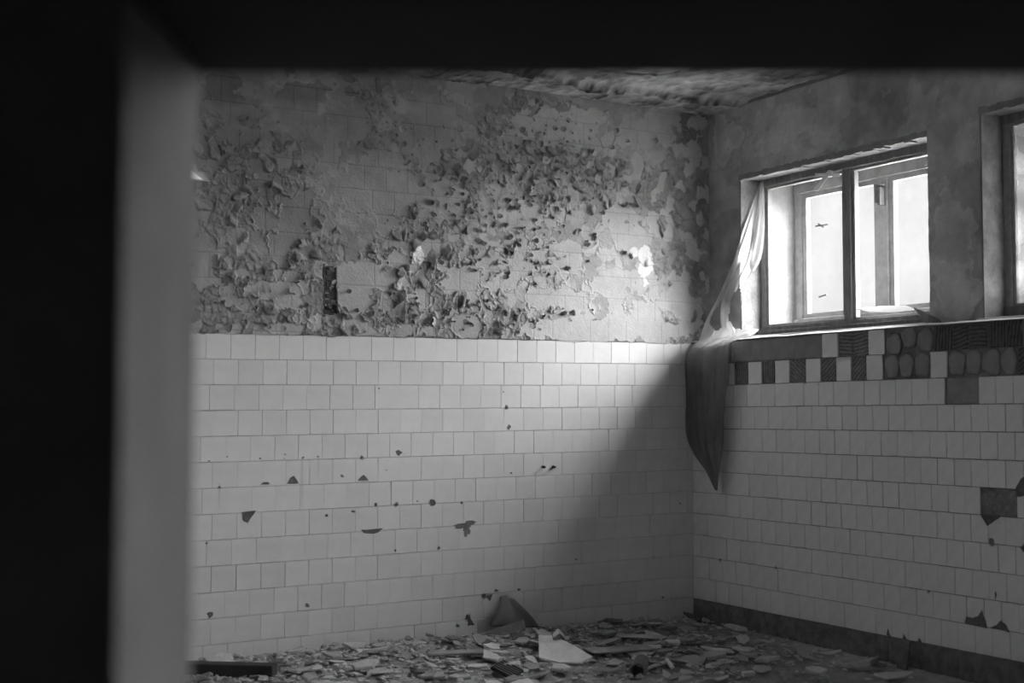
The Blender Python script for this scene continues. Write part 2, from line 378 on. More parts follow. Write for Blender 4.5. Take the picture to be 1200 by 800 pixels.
def notch(poly, holes):
    """chip tile outlines where holes (a,b,r) bite into them"""
    out = []
    n = len(poly)
    near = [hh_ for hh_ in holes if min(p[0] for p in poly)-hh_[2] < hh_[0] < max(p[0] for p in poly)+hh_[2] and min(p[1] for p in poly)-hh_[2] < hh_[1] < max(p[1] for p in poly)+hh_[2]]
    if not near: return poly
    cx = sum(p[0] for p in poly)/n; cz = sum(p[1] for p in poly)/n
    for i in range(n):
        a, b = poly[i], poly[(i+1) % n]; L = math.hypot(b[0]-a[0], b[1]-a[1]); K = max(1, int(L/.006))
        for k in range(K):
            p = [a[0]+(b[0]-a[0])*k/K, a[1]+(b[1]-a[1])*k/K]
            for (ha, hb, r) in near:
                d = math.hypot(p[0]-ha, p[1]-hb); rr = r*random.uniform(.8, 1.15)
                if d < rr:                                    # push inward along line to tile centre until outside the bite
                    vx, vz = cx-p[0], cz-p[1]; q = math.hypot(vx, vz) or 1; st = 0
                    while math.hypot(p[0]+vx/q*st-ha, p[1]+vz/q*st-hb) < rr and st < .05: st += .002
                    p = [p[0]+vx/q*st, p[1]+vz/q*st]
            out.append(tuple(p))
    return out
chipsB = [(444,455,1.6),(590,459,1.8),(593,477,3.2),(597,500,4.2),(468,530,4.5),(266,535,1.4),(334,532,1.7),(245,540,1.5),(305,537,1.6),(355,536,2.2),(372,535,2),(424,536,2.6),(453,551,1.5),
          (401,558,2.5),(599,554,1.8),(383,604,2),(414,599,2.4),(440,591,3),(464,591,3.8),(489,587,1.8),(506,589,4.5),(541,589,2),
          (514,642,2.4),(463,645,1.6),(242,636,1.6),(257,571,2),(635,547,1.8),(648,546,2),(567,699,4),(582,692,3),(608,690,2.5),(548,724,5),(536,733,3),(246,720,4),(360,709,3.2),(675,655,1.5),(777,700,2.5),(797,590,1.6),(333,537,1)]
holesB = [(*WB(u, v), r/167*.78) for u, v, r in chipsB]
GB = .0016
quads = []
for k in range(-1, 12):
    off = (.5 if k % 2 else 0)*PT + random.uniform(-.03, .03) - .075
    x = 0.0; first = True
    while x > XL:
        wd = off+.09 if first and off > -.05 else PT
        if first: wd = max(.05, (off+.1) % PT)
        first = False
        x1, x0 = x, max(XL, x-wd); x = x0
        g = random.choice((.0002, .0003, .0003, .0005, .0014)); gh = .0017
        z0, z1 = zB(k-1, (x0+x1)/2), zB(k, (x0+x1)/2)
        if k == -1: z0 = -.02
        j = lambda: random.uniform(-.0007, .0007)
        sl = .03/3.3
        poly = [(x0+g+j(), zB(k-1, x0)+gh+j()), (x1-g+j(), zB(k-1, x1)+gh+j()), (x1-g+j(), zB(k, x1)-gh+j()), (x0+g+j(), zB(k, x0)-gh+j())]
        if k == -1: poly[0] = (x0+g, -.02); poly[1] = (x1-g, -.02)
        key = -x0 if x0 > -3.75 else -99
        quads.append((key, notch(poly, holesB), random.uniform(-.0012, .0004)))
quads.sort(key=lambda q: -q[0])
tiles(wall_back, [(q[1], q[2]) for q in quads], 1, M_tile)
mb = MB()
for (a, b, r) in holesB:                                      # chipped spots: mortar showing
    n = 7; pl = []
    for i in range(n):
        q = r*random.uniform(.35, 1.5); t_ = 2*PI*i/n; pl.append((a+q*math.cos(t_), b+q*math.sin(t_)*.8))
    if r > .03: continue
    V, Fc = slab(pl, 1, -.0016, .004, .0003); mb.add(V, Fc)
o = mb.obj('chipped_glaze', M_dark2, wall_back); o['kind'] = 'stuff'
# brown scar on one tile
for (u, v, a, b) in ((541,616,11,4),(550,613,9,3),(547,622,5,6)):
    ca, cb = WB(u, v); pl = [(ca+a/167*random.uniform(.5, 1.2)*math.cos(t_*.57), cb+b/167*random.uniform(.5, 1.2)*math.sin(t_*.57)) for t_ in range(11)]
    V, Fc = slab(pl, 1, -.0018, .004, .0003); link('tile_scar', mesh('tile_scar', V, Fc), M_mortar, wall_back)

def scars(parent, ax, polys, m):
    for pl in polys:
        q = []
        for i in range(len(pl)):                                   # ragged outline
            (u0, v0), (u1, v1) = pl[i], pl[(i+1) % len(pl)]
            for k in range(3): q.append((u0+(u1-u0)*k/3+(random.uniform(-.5, .5) if k else 0), v0+(v1-v0)*k/3+(random.uniform(-.5, .5) if k else 0)))
        w_ = [(WB if ax == 1 else WR)(u, v) for u, v in q]
        V, Fc = slab(w_, ax, -.0022, .004, .0003); link('tile_scar', mesh('tile_scar', V, Fc), m, parent)
scars(wall_back, 1, [[(336,566.5),(340,560),(344,557),(350,566)], [(419,563),(426,556),(432,562.5)], [(305,567.5),(309,564.5),(315,565),(317,567)],
      [(423,620.5),(449,618.5),(444,623),(438,625),(426,624.5)], [(283,600),(300,598),(296,604),(290,613),(284,609)], [(569,698),(577,696),(574,704)], [(548,733),(549,722),(553,727),(556,732)]], M_dark2)
# ---- right wall: masonry with four window openings
WZ0, WZ1 = 2.016, 3.16
wins = [(-.35, -2.085, 3.15), (-2.475, -4.21, 3.21), (-4.60, -6.335, 3.20), (-6.72, -8.45, 3.20)]
ys = np.arange(YF, 0.002, .0085); zs = np.linspace(2.0, H, 190)
Y, Z = np.meshgrid(ys, zs, indexing='ij')
U_, V_ = pix(np.stack([Y*0+XW, Y, Z], -1).reshape(-1, 3)); U_ = U_.reshape(Y.shape); V_ = V_.reshape(Y.shape)
q1 = fbm(Y*3, Z*3, 71, 5); q2 = fbm(Y*9, Z*9, 72, 4)-.5; q3 = fbm(Y*1.2, Z*1.2, 73, 4)
lay = smooth(.565, .575, q1)                                     # scabs of the top coat gone
def rb(u, v, a, b): return 1-np.hypot((U_-u)/a, (V_-v)/b)-q2*1.4
px_ = np.full(Y.shape, -1.)
for a in [(1118,290,26,55),(1125,345,24,24),(1105,260,14,20)]: px_ = np.maximum(px_, rb(*a))
pz = smooth(-.01, .02, px_); pl_ = smooth(-.01, .02, np.maximum(rb(852, 155, 17, 22), rb(845, 180, 8, 18)))
h = .006*(1-lay)*.5+(q2)*.006+.004*(1-pz)+.004*pl_+(fbm(Y*26, Z*26, 75, 3)-.5)*.003
tone = .36+.22*(q3-.5)*2+.07*lay+.20*q2+.13*pz+.16*pl_
crk = smooth(.012, .0, np.abs(fbm(Y*2.3, Z*2.3, 79, 5)-.5))*(q3 > .5); h = h-.004*crk; tone = tone-.06*crk
yc = (Y[:-1, :-1]+Y[1:, 1:])/2; zc = (Z[:-1, :-1]+Z[1:, 1:])/2
keep = np.ones(yc.shape, bool)
for a, b, t_ in wins: keep &= ~((yc < a) & (yc > b) & (zc < t_+.01*np.sin(yc*4)) & (zc > WZ0))
wall_right = struct(link('wall_right', grid_mesh('wall_right', np.stack([XW-h, Y, Z], -1), np.clip(tone, .05, .6), keep=keep, flip=True), M_plast))
XO = .80
mb = MB(); x0 = XW+.006
mb.box((x0, YF, -.1), (XO, .14, WZ0-.03)); mb.box((x0, YF, 3.225), (XO, .14, H+.2))
prev = .14
for a, b, t_ in wins:
    mb.box((x0, prev, WZ0-.03), (XO, a+.004, 3.225)); prev = b-.004
    mb.box((x0, a, t_), (XO, b, 3.225)); mb.box((x0, a, WZ0-.03), (XO, b, WZ0))
mb.box((x0, prev, WZ0-.03), (XO, YF, 3.225))
mb.obj('masonry', M_reveal, wall_right)
for a, b, t_ in wins:
    for y0, y1 in ((a, a-.005), (b, b+.005)):
        MB().box((XW+.004, y0, WZ0), (.352, y1, t_)).obj('reveal_lining', M_revin, wall_right)
    MB().box((XW+.004, a, t_-.005), (.352, b, t_)).obj('reveal_lining', M_revin, wall_right)
# ragged crumbling plaster lip above openings
mb = MB()
for a, b, t_ in wins[:3]:
    n = 40
    for i in range(n):
        yy = a+(b-a)*(i+.5)/n
        mb.box((XW-.012, yy-.023, t_-.01-random.random()*.012), (XW+.05, yy+.023, t_+.018+random.random()*.01))
o = mb.obj('plaster_lip', M_reveal, wall_right)
# lower part: rendering behind tiles + projecting ledge
mb = MB(); mb.box((.012, YF, 0), (x0, 0.01, 1.985)); mb.obj('tile_backing', M_mortar, wall_right)
Yg, Xg = np.meshgrid(np.linspace(YF, .0, 700), np.linspace(-.004, XW+.01, 7), indexing='ij')
Zg = 1.992+.016*fbm(Yg*6, Xg*10, 90, 4)*smooth(-.02, .02, Xg)-.006*(Xg < 0)
led = link('trim_1', grid_mesh('trim_1', np.stack([Xg, Yg, Zg], -1), flip=True), M_white); struct(led)

# right wall tile columns: joint positions read off the photo, continued at the mean width
jpx = [859.5,875.7,891.7,907.5,924,942.4,959.5,977.2,995.2,1013.5,1031.2,1049.2,1068,1086.4,1107,1127,1147.2,1167.7,1187.2]
jy = np.array([WR(u, 465)[0] for u in jpx]); cf = np.polyfit(np.arange(19), jy, 2); sl_ = -.131
def ycol(i):
    if i < 0: return cf[2]+i*(cf[1])
    if i > 18: return np.polyval(cf, 18)+(i-18)*(2*cf[0]*18+cf[1])
    return float(np.polyval(cf, i))
chipsR = [(1115,596,3),(1162,635,4),(1167,697,3.5),(1110,388,1.5),(1088,693,1.8),
          (1042,743,2.5),(1060,748,3),(1078,751,3),(844,656,2),(909,665,2),(1200,642,4),(960,450,1.5),(943,448,1.8),(908,690,1.5)]
holesR = [(*WR(u, v), r/185) for u, v, r in chipsR]
quads = []; GH = .0022
ymiss0, ymiss1 = WR(1107, 455)[0], WR(1147.2, 455)[0]; ym0, ym1 = WR(1148.5, 590)[0], WR(1192, 590)[0]
for k in range(0, 10):
    o_ = (0 if k % 2 else .5)+random.uniform(-.12, .12)
    if k == 9: o_ = 0
    i = -4+o_; ya = 0.0
    while ya > YF+.2:
        i += 1; yb = ycol(i)
        if yb > -.02: continue
        yb = max(yb, YF)
        g = random.choice((.0008, .0012, .002)); j = lambda: random.uniform(-.0008, .0008)
        skip = (k == 9 and yb < ymiss0+.02 and ya > ymiss1-.02 and (ya+yb)/2 < ymiss0 and (ya+yb)/2 > ymiss1) or (k == 5 and (ya+yb)/2 < ym0 and (ya+yb)/2 > ym1)
        if not skip:
            if k == 5 and ya > ym0 > yb: yb2 = ym0
            else: yb2 = yb
            ya2 = ym1 if (k == 5 and ya > ym1 > yb) else ya
            poly = [(yb2+g+j(), zR(k-1, yb2)+GH+j()), (ya2-g+j(), zR(k-1, ya2)+GH+j()), (ya2-g+j(), zR(k, ya2)-GH+j()), (yb2+g+j(), zR(k, yb2)-GH+j())]
            key = 0 if yb > -2.95 else -9
            quads.append((key, notch(poly, holesR), random.uniform(-.0018, .0006)))
        ya = yb
scars(wall_right, 0, [[(1132,722),(1140,724),(1147,721),(1151,714),(1157,736),(1131,730.5)], [(1160,735),(1168,732),(1173,727),(1180,733),(1183,741)],
      [(1149,603),(1157,616),(1163,612),(1171,607),(1172,603.5)], [(1190.5,571),(1196,561),(1203,557),(1208,560),(1208,580),(1191,582)],
      [(1039,743.5),(1040.5,736),(1043,745)], [(1058,748),(1059.5,742),(1062,749)], [(1076,752),(1077,747),(1080,753)], [(1166,702),(1166.5,692),(1168.5,696),(1167,702)]], M_dark2)
# decorative courses: white tiles left between stripped places
def qpx(u0, u1, k):
    y0, y1 = WR(u0, 430 if k == 10 else 400)[0], WR(u1, 430 if k == 10 else 400)[0]
    return [(y1+.001, zR(k-1, y1)+GH), (y0-.001, zR(k-1, y0)+GH), (y0-.001, zR(k, y0)-GH), (y1+.001, zR(k, y1)-GH)]
for u0, u1, k in [(854,860.5,10),(877,892.3,10),(908.3,925,10),(944.5,961.5,10),(980,997.5,10),(1015.4,1034.2,10),(1090.5,1110,10),(963.5,982,11),(1017.7,1036.5,11)]:
    quads.append((1, qpx(u0, u1, k), -.002))
quads.sort(key=lambda q: -q[0])
tiles(wall_right, [(q[1], q[2]) for q in quads], 0, M_tileR)
M_bed = mat('combed_adhesive', 1, .9, .35, 30, .8, 80, attr=True)
def bed(u0, u1, k, ang, amp=.0045, mm=None, name='adhesive_bed', x=.006, freq=280, tn=.19):
    q = qpx(u0, u1, k); (ya, za), (yb, _), (_, zt), _ = q
    n = 26; yy, zz = np.meshgrid(np.linspace(ya, yb, n), np.linspace(za, zt, n), indexing='ij')
    t_ = (yy*math.cos(ang)+zz*math.sin(ang)+.01*fbm(yy*20, zz*20, int(u0)))*freq
    xx = x-amp*np.sin(t_)-amp*fbm(yy*40, zz*40, 3); xx[0, :] = xx[-1, :] = .013; xx[:, 0] = xx[:, -1] = .013
    tt = tn*(1+.45*np.sin(t_)*(mm is None)+.5*(fbm(yy*45, zz*45, 5)-.5)); return link(name, grid_mesh(name, np.stack([xx, yy, zz], -1), tt, flip=True), mm or M_bed, wall_right)  # shade of the grooves between ribs is put into the tone
for u0, u1, k, a in [(861,876.7,10,.15),(892.7,908,10,.0),(925.3,944,10,2.2),(961.7,979.7,10,.9),(997.8,1015,10,.8),(982.5,999,11,1.7),(999.5,1017,11,1.4),
                     (1093,1115,11,.1),(1115.5,1134,11,1.3),(1134.5,1156,11,1.57),(1156.5,1177,11,.05),(1177.5,1197,11,.2),(1192,1215,10,1.)]:
    bed(u0, u1, k, a, tn=(.10 if u0 > 1090 else .19))
bed(855, 963, 11, .4, .004, M_lump, 'bare_plaster', .004, 30)
bed(1107.5, 1147, 9, .4, .003, M_lump, 'bare_plaster', .009, 40)
bed(1148.5, 1192, 5, .4, .002, M_dark, 'bare_plaster', .011, 40)
def lump(u0, u1, k, v0=0, v1=1):
    q = qpx(u0, u1, k); (ya, za), (yb, _), (_, zt), _ = q; hz = zt-za; zc0 = za+hz*(v0+v1)/2; rz = hz*(v1-v0)/2*.97; ry = (yb-ya)/2*.98; cy = (ya+yb)/2
    bm = bmesh.new(); bmesh.ops.create_icosphere(bm, subdivisions=3, radius=1); s_ = random.random()*50
    for v in bm.verts:
        c = v.co; e_ = 1+.12*math.sin(c.y*3+s_)*math.cos(c.z*4+s_)
        sq = lambda t: math.copysign(abs(t)**.8, t)
        v.co = Vector((.012-max(0, -c.x)**.6*.022*e_-.002*math.sin(c.z*9+s_) if c.x < 0 else .014, cy+sq(c.y)*ry*e_, zc0+sq(c.z)*rz*e_))
    me = bpy.data.meshes.new('mortar_lump'); bm.to_mesh(me); bm.free(); me.shade_smooth(); link('mortar_lump', me, M_lump, wall_right)
for a in [(1037,1052.5,10),(1053,1070.5,10),(1071,1090,10),(1111,1131,10),(1131.5,1149,10),(1150,1172,10),(1172.5,1191,10),(1038,1056,11,-.05,.8),(1056,1074,11,.15,1),(1074,1093,11,0,.95)]: lump(*a)
# skirting of dark tiles
base = struct(link('baseboard_right', mesh('baseboard_right', [(.0, YF, 0), (.0, 0, 0), (.0, 0, PT-.002), (.0, YF, PT-.002), (.012, YF, 0), (.012, 0, 0), (.012, 0, PT-.002), (.012, YF, PT-.002)],
       [[0,1,2,3],[3,2,6,7],[0,4,5,1],[0,3,7,4],[1,5,6,2]]), M_base))
y = -.0
while y > -3.4:
    wd = random.uniform(.09, .17); yy0, zz0 = y-wd, 0
    n = 8; gy, gz = np.meshgrid(np.linspace(yy0+.002, y-.002, n), np.linspace(-.01, zR(-1, y)-.003, n), indexing='ij')
    ax_ = -.004-.016*fbm(gy*30, gz*30, 4, 3)*random.choice((.3, 1, 1)); ax_[0, :] = ax_[-1, :] = .001; ax_[:, -1] = .001
    link('skirting_tile', grid_mesh('skirting_tile', np.stack([ax_, gy, gz], -1), flip=True), M_base, base); y = yy0

# ---- ceiling: flaking layers
X, Y = np.meshgrid(np.arange(-6.6, .2, .016), np.arange(-4.2, .02, .014), indexing='ij')
U_, V_ = pix(np.stack([X, Y, X*0+H], -1).reshape(-1, 3)); U_ = U_.reshape(X.shape); V_ = V_.reshape(X.shape)
wv = (fbm(X*5, Y*5, 101, 4)-.5)
L1 = np.interp(U_, [300,583,650,692,750,817,871,900], [40,77,90,102,106,115,123,130])
L2 = np.interp(U_, [500,667,692,733,775,800,837,1000], [45,75,81,87,89,85,77,60])
below1 = smooth(-1.2, 1.2, V_-L1+wv*7); below2 = smooth(-1.5, 1.5, V_-L2+wv*5)
zz = H+.03*(1-below1)+.05*(1-below2)*(1-below1)
gr = fbm(X*26, Y*13, 103, 6)-.5; gr = gr*.7+.5*(fbm(X*8, Y*6, 109, 4)-.5)
zz = zz+.022*gr+.012*(fbm(X*45, Y*35, 104, 3)-.5)-.035*np.exp(-((V_-L1)/3.)**2)*(.3+fbm(X*9, Y*9, 105))-.025*np.exp(-((V_-L2)/3.)**2)
scab = smooth(.57, .6, fbm(X*7, Y*4, 106, 5)); zz = zz-.012*scab
sm = (1-below2)*(1-below1); zz = zz*(1-sm)+sm*(H+.02-.02*np.exp(-((U_-755)/70)**2))
zz = np.maximum(zz, H-.045)
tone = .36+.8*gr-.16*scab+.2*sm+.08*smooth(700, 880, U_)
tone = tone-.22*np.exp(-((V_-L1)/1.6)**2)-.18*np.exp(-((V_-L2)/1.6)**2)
ceiling = struct(link('ceiling', grid_mesh('ceiling', np.stack([X, Y, zz], -1), np.clip(tone, .04, .62), flip=True), M_ceil))
mb = MB(); mb.box((-9, -13, H+.1), (1.2, .3, H+.3)); mb.box((-9, -13, H+.02), (.3, -4.15, H+.12)); mb.obj('slab', M_front, ceiling)

# ---- left wall, entry partition (camera looks through its doorway), entry room
mb = MB(); mb.box((XL-.15, -6.2, 0), (XL, .14, H+.1)); M_bounce = mat('pale_bounce_wall', .62, .9, .15, 3, .3, 30); struct(mb.obj('wall_left', M_bounce))
F2 = np.array([math.sin(YAW), math.cos(YAW), 0]); B0 = CAM*np.array([1, 1, 0])
def T(v): p = B0+RT*v[0]+F2*v[1]; return (p[0], p[1], v[2])
D0, D1 = 1.475, 1.82; SL = -.4355; SR = 1.25; ZL = CAM[2]+.475
mb = MB(); mb.box((-2.6, D0, -.05), (SL, D1, H+.1), T); mb.box((SR, D0, -.05), (7.2, D1, H+.1), T); mb.box((SL, D0, ZL+.25), (SR, D1, H+.1), T)
wf = struct(mb.obj('wall_front', M_front))
MB().box((-2.6, D1+.002, 0), (SL-.04, D1+.02, H), T).obj('bounce_lining', M_bounce, wf); MB().box((SR+.04, D1+.002, 0), (6.2, D1+.02, H), T).obj('bounce_lining', M_bounce, wf)  # unseen pale plates added to bounce light back into the room
mb = MB(); mb.box((SL-.1, D0-.015, ZL), (SR+.1, D1+.02, ZL+.26), T); mb.obj('lintel', M_lintel, wf)
mb = MB(); mb.box((-2.6, -3, 0), (-2.45, D0, H+.1), T); struct(mb.obj('wall_entry_left', M_front))
mb = MB(); mb.box((3.3, -3, 0), (3.45, D0, H+.1), T); struct(mb.obj('wall_entry_right', M_front))
mb = MB(); mb.box((-2.6, -3.15, 0), (3.45, -3, H+.1), T); struct(mb.obj('wall_entry_back', M_front))

# ================================================================== WINDOWS
def window(n, a, b, top, glass_in, glass_out, detail=True):
    e = bpy.data.objects.new('window_%d' % n, None); COL.objects.link(e); e.location = (.36, (a+b)/2, WZ0); struct(e)
    W_ = (a-b)/2; c0 = (a+b)/2; hgt = top-WZ0
    def bx(name, y0, y1, z0, z1, x0, x1, mm, bv=.004):
        q = MB().box((x0-.36, y0, z0), (x1-.36, y1, z1)).obj(name, mm, e); bevel(q, bv); return q
    for X0, nm, dz, dt in ((.355, 'inner', .0, .035), (.68, 'outer', .07, .06)):
        mm = M_wood if nm == 'inner' else M_woodl
        t_ = .05 if nm == 'inner' else .075
        bx(nm+'_bottom_rail', -W_, W_, dz, dz+.075, X0-.02, X0+.06, mm)
        bx(nm+'_top_rail', -W_, W_, hgt-dt-.02, hgt, X0-.01, X0+.06, mm)
        bx(nm+'_stile', W_-t_, W_, dz+.05, hgt-.02, X0, X0+.055, M_woodl)
        bx(nm+'_stile', -W_, -W_+t_, dz+.05, hgt-.02, X0, X0+.055, M_woodl)
        bx(nm+'_mullion', -.037 if nm == 'inner' else -.05, .037 if nm == 'inner' else .05, dz+.05, hgt-.02, X0-.008, X0+.06, mm)
        for s_ in (-1, 1):                                    # sash of each light: four bars round a pane
            y0, y1 = sorted((s_*.037, s_*(W_-t_))) if nm == 'inner' else sorted((s_*.05, s_*(W_-t_)))
            z0, z1 = dz+.07, hgt-dt-.015; sb = .022 if nm == 'inner' else .04
            sash = MB().box((X0+.01-.36, y0, z0), (X0+.05-.36, y1, z0+sb)).box((X0+.01-.36, y0, z1-sb), (X0+.05-.36, y1, z1)) \
                .box((X0+.01-.36, y0, z0+sb), (X0+.05-.36, y0+sb, z1-sb)).box((X0+.01-.36, y1-sb, z0+sb), (X0+.05-.36, y1, z1-sb)).obj(nm+'_sash', M_woodl, e)
            bevel(sash, .003)
            pn = MB().box((X0+.03-.36, y0+sb*.8, z0+sb*.8), (X0+.033-.36, y1-sb*.8, z1-sb*.8)).obj('pane', glass_in if nm == 'inner' else glass_out, sash)
    bx('sill_board', -W_-.0, W_+.0, -.012, .0, .10, .70, M_white, .004)
    return e
w1 = window(1, *wins[0], M_glass2, M_glass)
w2 = window(2, *wins[1], M_frost, M_glass)
w3 = window(3, *wins[2], M_glass2, M_glass)
w4 = window(4, *wins[3], M_glass2, M_glass)
# dark projecting bottom board in front of window 1, latch, small twigs stuck on the pane
q = MB().box((-.06, .06-.87, .0), (-.03, .87, .045)).obj('apron_board', M_wood, w1); bevel(q, .004)
q = MB().box((.26, -.035, .86), (.31, -.015, .98)).box((.27, .0, .88), (.30, .02, 1.0)).box((.27, -.05, .99), (.3, .03, 1.005)).obj('latch', M_metal, w1)
def stick(parent, x, p0, p1, r=.005):
    (y0, z0), (y1, z1) = WR(*p0, x), WR(*p1, x)
    a_ = Vector((x, y0, z0)); b_ = Vector((x, y1, z1)); d = (b_-a_); pr = d.cross(Vector((1, 0, 0))).normalized()*r
    V = []
    for c in (a_, b_):
        for k in (Vector((-r, 0, 0))+pr, Vector((-r, 0, 0))-pr, Vector((r, 0, 0))-pr, Vector((r, 0, 0))+pr): V.append(c+k-Vector(parent.location))
    link('nail', mesh('nail', V, [[0,1,2,3],[7,6,5,4],[0,4,5,1],[1,5,6,2],[2,6,7,3],[3,7,4,0]]), M_metal, parent)
stick(w1, .66, (956, 265), (970, 263)); stick(w1, .66, (959, 262), (965, 266)); stick(w1, .66, (960, 348), (969, 345))

def plate(name, pts, th, m, label, cat, parent=None, nrm=None):
    """polygon in space with thickness"""
    pts = [Vector(p) for p in pts]; c = sum(pts, Vector())/len(pts)
    n = (nrm or (pts[1]-pts[0]).cross(pts[2]-pts[0])).normalized(); zmin = min(p.z for p in pts)
    org = Vector((c.x, c.y, zmin)); N = len(pts)
    V = [p-org+n*th/2 for p in pts]+[p-org-n*th/2 for p in pts]
    Fc = [list(range(N)), list(range(2*N-1, N-1, -1))]+[[i, N+i, N+(i+1) % N, (i+1) % N] for i in range(N)]
    o = link(name, mesh(name, V, Fc), m, parent, loc=org)
    if label: tag(o, label, cat)
    return o
P3 = lambda u, v, ax, val: tuple(ray(u, v, ax, val))
plate('wood_splinter', [P3(1071, 361, 0, .12), P3(1082, 366, 0, .10), P3(1100, 374, 0, .07), P3(1107, 382, 0, .05), P3(1094, 382, 0, .06), P3(1084, 377, 0, .09)], .012, M_wood,
      'dark pointed wood splinter jutting from the right end of the window sill', 'splinter')
plate('paper_scrap', [P3(1003, 362, 0, .33), P3(1030, 359, 0, .36), P3(1062, 358, 0, .36), P3(1074, 363, 0, .32), P3(1050, 366, 0, .30), P3(1020, 366, 0, .30)], .004, M_white,
      'pale curled paper scrap on the sill behind the window frame', 'paper')

# ---- torn plastic film, hung from the window corner, over the ledge and down the tiles
rows = [  # (left (u,v,x), right (u,v,x)) down the sheet
 ((891,214,.34),(895,212,.34)), ((884,236,.30),(896,234,.33)), ((872,272,.24),(896,268,.32)), ((860,305,.18),(893,303,.30)), ((850,330,.13),(878,330,.26)),
 ((840,352,.09),(872,354,.22)), ((831,374,.04),(880,374,.16)), ((826,390,.00),(890,384,.12)), ((822,398,-.03),(884,391,.03)), ((814,404,-.05),(870,396,-.03)),
 ((800,420,-.06),(858,402,-.05)), ((795,432,-.06),(856,418,-.06)), ((799,455,-.06),(855,445,-.07)), ((803,480,-.07),(853,475,-.07)), ((806,510,-.07),(851,505,-.07)),
 ((815,532,-.07),(848,530,-.07)), ((828,552,-.07),(844,552,-.07)), ((838,574,-.07),(841,575,-.07))]
def cr_(p0, p1, p2, p3, t):
    return .5*((2*p1)+(-p0+p2)*t+(2*p0-5*p1+4*p2-p3)*t*t+(-p0+3*p1-3*p2+p3)*t**3)
Lp = np.array([l for l, r in rows], float); Rp = np.array([r for l, r in rows], float)
def dense(A, k=6):
    o_ = []
    for i in range(len(A)-1):
        for t in range(k): o_.append(cr_(A[max(i-1, 0)], A[i], A[i+1], A[min(i+2, len(A)-1)], t/k))
    o_.append(A[-1]); return np.array(o_)
LD, RD = dense(Lp), dense(Rp); NF = 44; t_ = np.linspace(0, 1, NF)
def drape(q):
    p = ray(q[0], q[1], 0, q[2])
    if q[2] > .14 and p[1] > -.372:
        p = ray(q[0], q[1], 1, -.374)
        if p[0] < .15: p = ray(q[0], q[1], 0, .145)
    return p
Pf = np.array([[drape(LD[i]*(1-t)+RD[i]*t) for t in t_] for i in range(len(LD))])
LD, RD = Pf[:, 0].copy(), Pf[:, -1].copy()
rr_ = np.linspace(0, 1, len(LD))[:, None]; wdt = np.linalg.norm(RD-LD, axis=1)[:, None]
fold = np.sin(t_[None, :]*15+rr_*5+np.sin(rr_*9)*1.5)*.5+np.sin(t_[None, :]*33-rr_*7)*.25+np.sin(t_[None, :]*6+rr_*20)*.35
amp_ = np.minimum(.028, wdt*.12)
Pf[..., 0] -= np.abs(fold)*amp_*1.1; Pf[..., 2] += fold*amp_*.25; Pf[..., 1] += fold*amp_*.3
below = (rr_ > .56)
Pf[..., 0] = np.where(below, np.minimum(Pf[..., 0], -.02), Pf[..., 0])
Pf[..., 1] = np.minimum(Pf[..., 1], -.02)
ins = (Pf[..., 0] > .155); Pf[..., 1] = np.where(ins, np.minimum(Pf[..., 1], -.358), Pf[..., 1])
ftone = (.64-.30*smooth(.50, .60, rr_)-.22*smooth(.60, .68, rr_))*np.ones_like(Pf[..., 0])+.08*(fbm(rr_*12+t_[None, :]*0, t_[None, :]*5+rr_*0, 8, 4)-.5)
ri = np.arange(len(LD)-1)[:, None]/(len(LD)-1); ti = t_[None, :-1]
nz = fbm(ri*14+ti*0, ti*6+ri*0, 5, 3)
tear = (((ri-.33)/.075)**2+((ti-.72)/.2)**2+(nz-.5)*1.4 < 1) | (((ri-.35)/.05)**2+((ti-.2)/.12)**2+(nz-.5)*1.6 < 1) | ((ti > .93-.25*(nz > .55)) & (ri > .2) & (ri < .42))
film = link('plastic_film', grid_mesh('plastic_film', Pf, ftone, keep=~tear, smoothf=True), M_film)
org = Vector(Pf[-1, NF//2]); me = film.data; me.transform(Matrix.Translation(-org)); film.location = org
tag(film, 'torn translucent plastic sheet hanging from the window corner over the tiled ledge', 'plastic sheet')
# small torn strips still caught at the head of the window
for a_, b_, c_, d_ in (((953,222),(958,224),(976,200),(971,199)), ((955,203),(956,206),(984,207),(984,203))):
    plate('film_strip', [P3(*a_, 0, .345), P3(*b_, 0, .34), P3(*c_, 0, .34), P3(*d_, 0, .335)], .003, M_white, None, None, None)
strips = [o for o in COL.objects if o.name.startswith('film_strip')]
for o, l in zip(strips, ('slanting torn film strip crossing the head of the left window light', 'level film strip behind the head of the left window light')): tag(o, l, 'plastic strip')

# ---- rusted strip on the wall
sx, sz = WB(386, 340)
e = bpy.data.objects.new('metal_strip', None); COL.objects.link(e); e.location = (sx, -.004, sz-.165); tag(e, 'rusted narrow metal strip set upright into the peeling painted wall', 'metal strip')
MB().box((-.045, -.004, 0), (-.03, .012, .33)).obj('edge_rail', M_metal, e)
q = MB()
for k in range(9): q.box((-.028+.006*(k % 2), -.002, .01+k*.036), (.03-.01*(k % 3), .014, .034+k*.036))
q.obj('crumbled_back', M_metal, e)
for k in (.05, .17, .29): MB().box((-.008, -.012, k), (.008, .0, k+.014)).obj('screw', M_mortar, e)
for (u, v) in ((636, 547), (648, 547)):
    x, z = WB(u, v); bm = bmesh.new(); bmesh.ops.create_cone(bm, segments=10, radius1=.010, radius2=.008, depth=.03, cap_ends=True, matrix=Matrix.Rotation(PI/2, 4, 'X'))
    me = bpy.data.meshes.new('wall_plug'); bm.to_mesh(me); bm.free(); o = link('wall_plug', me, M_black, None, loc=(x, -.014, z))
    tag(o, ('left' if u < 640 else 'right')+' one of two dark plugs side by side in the white tiles', 'wall plug', )

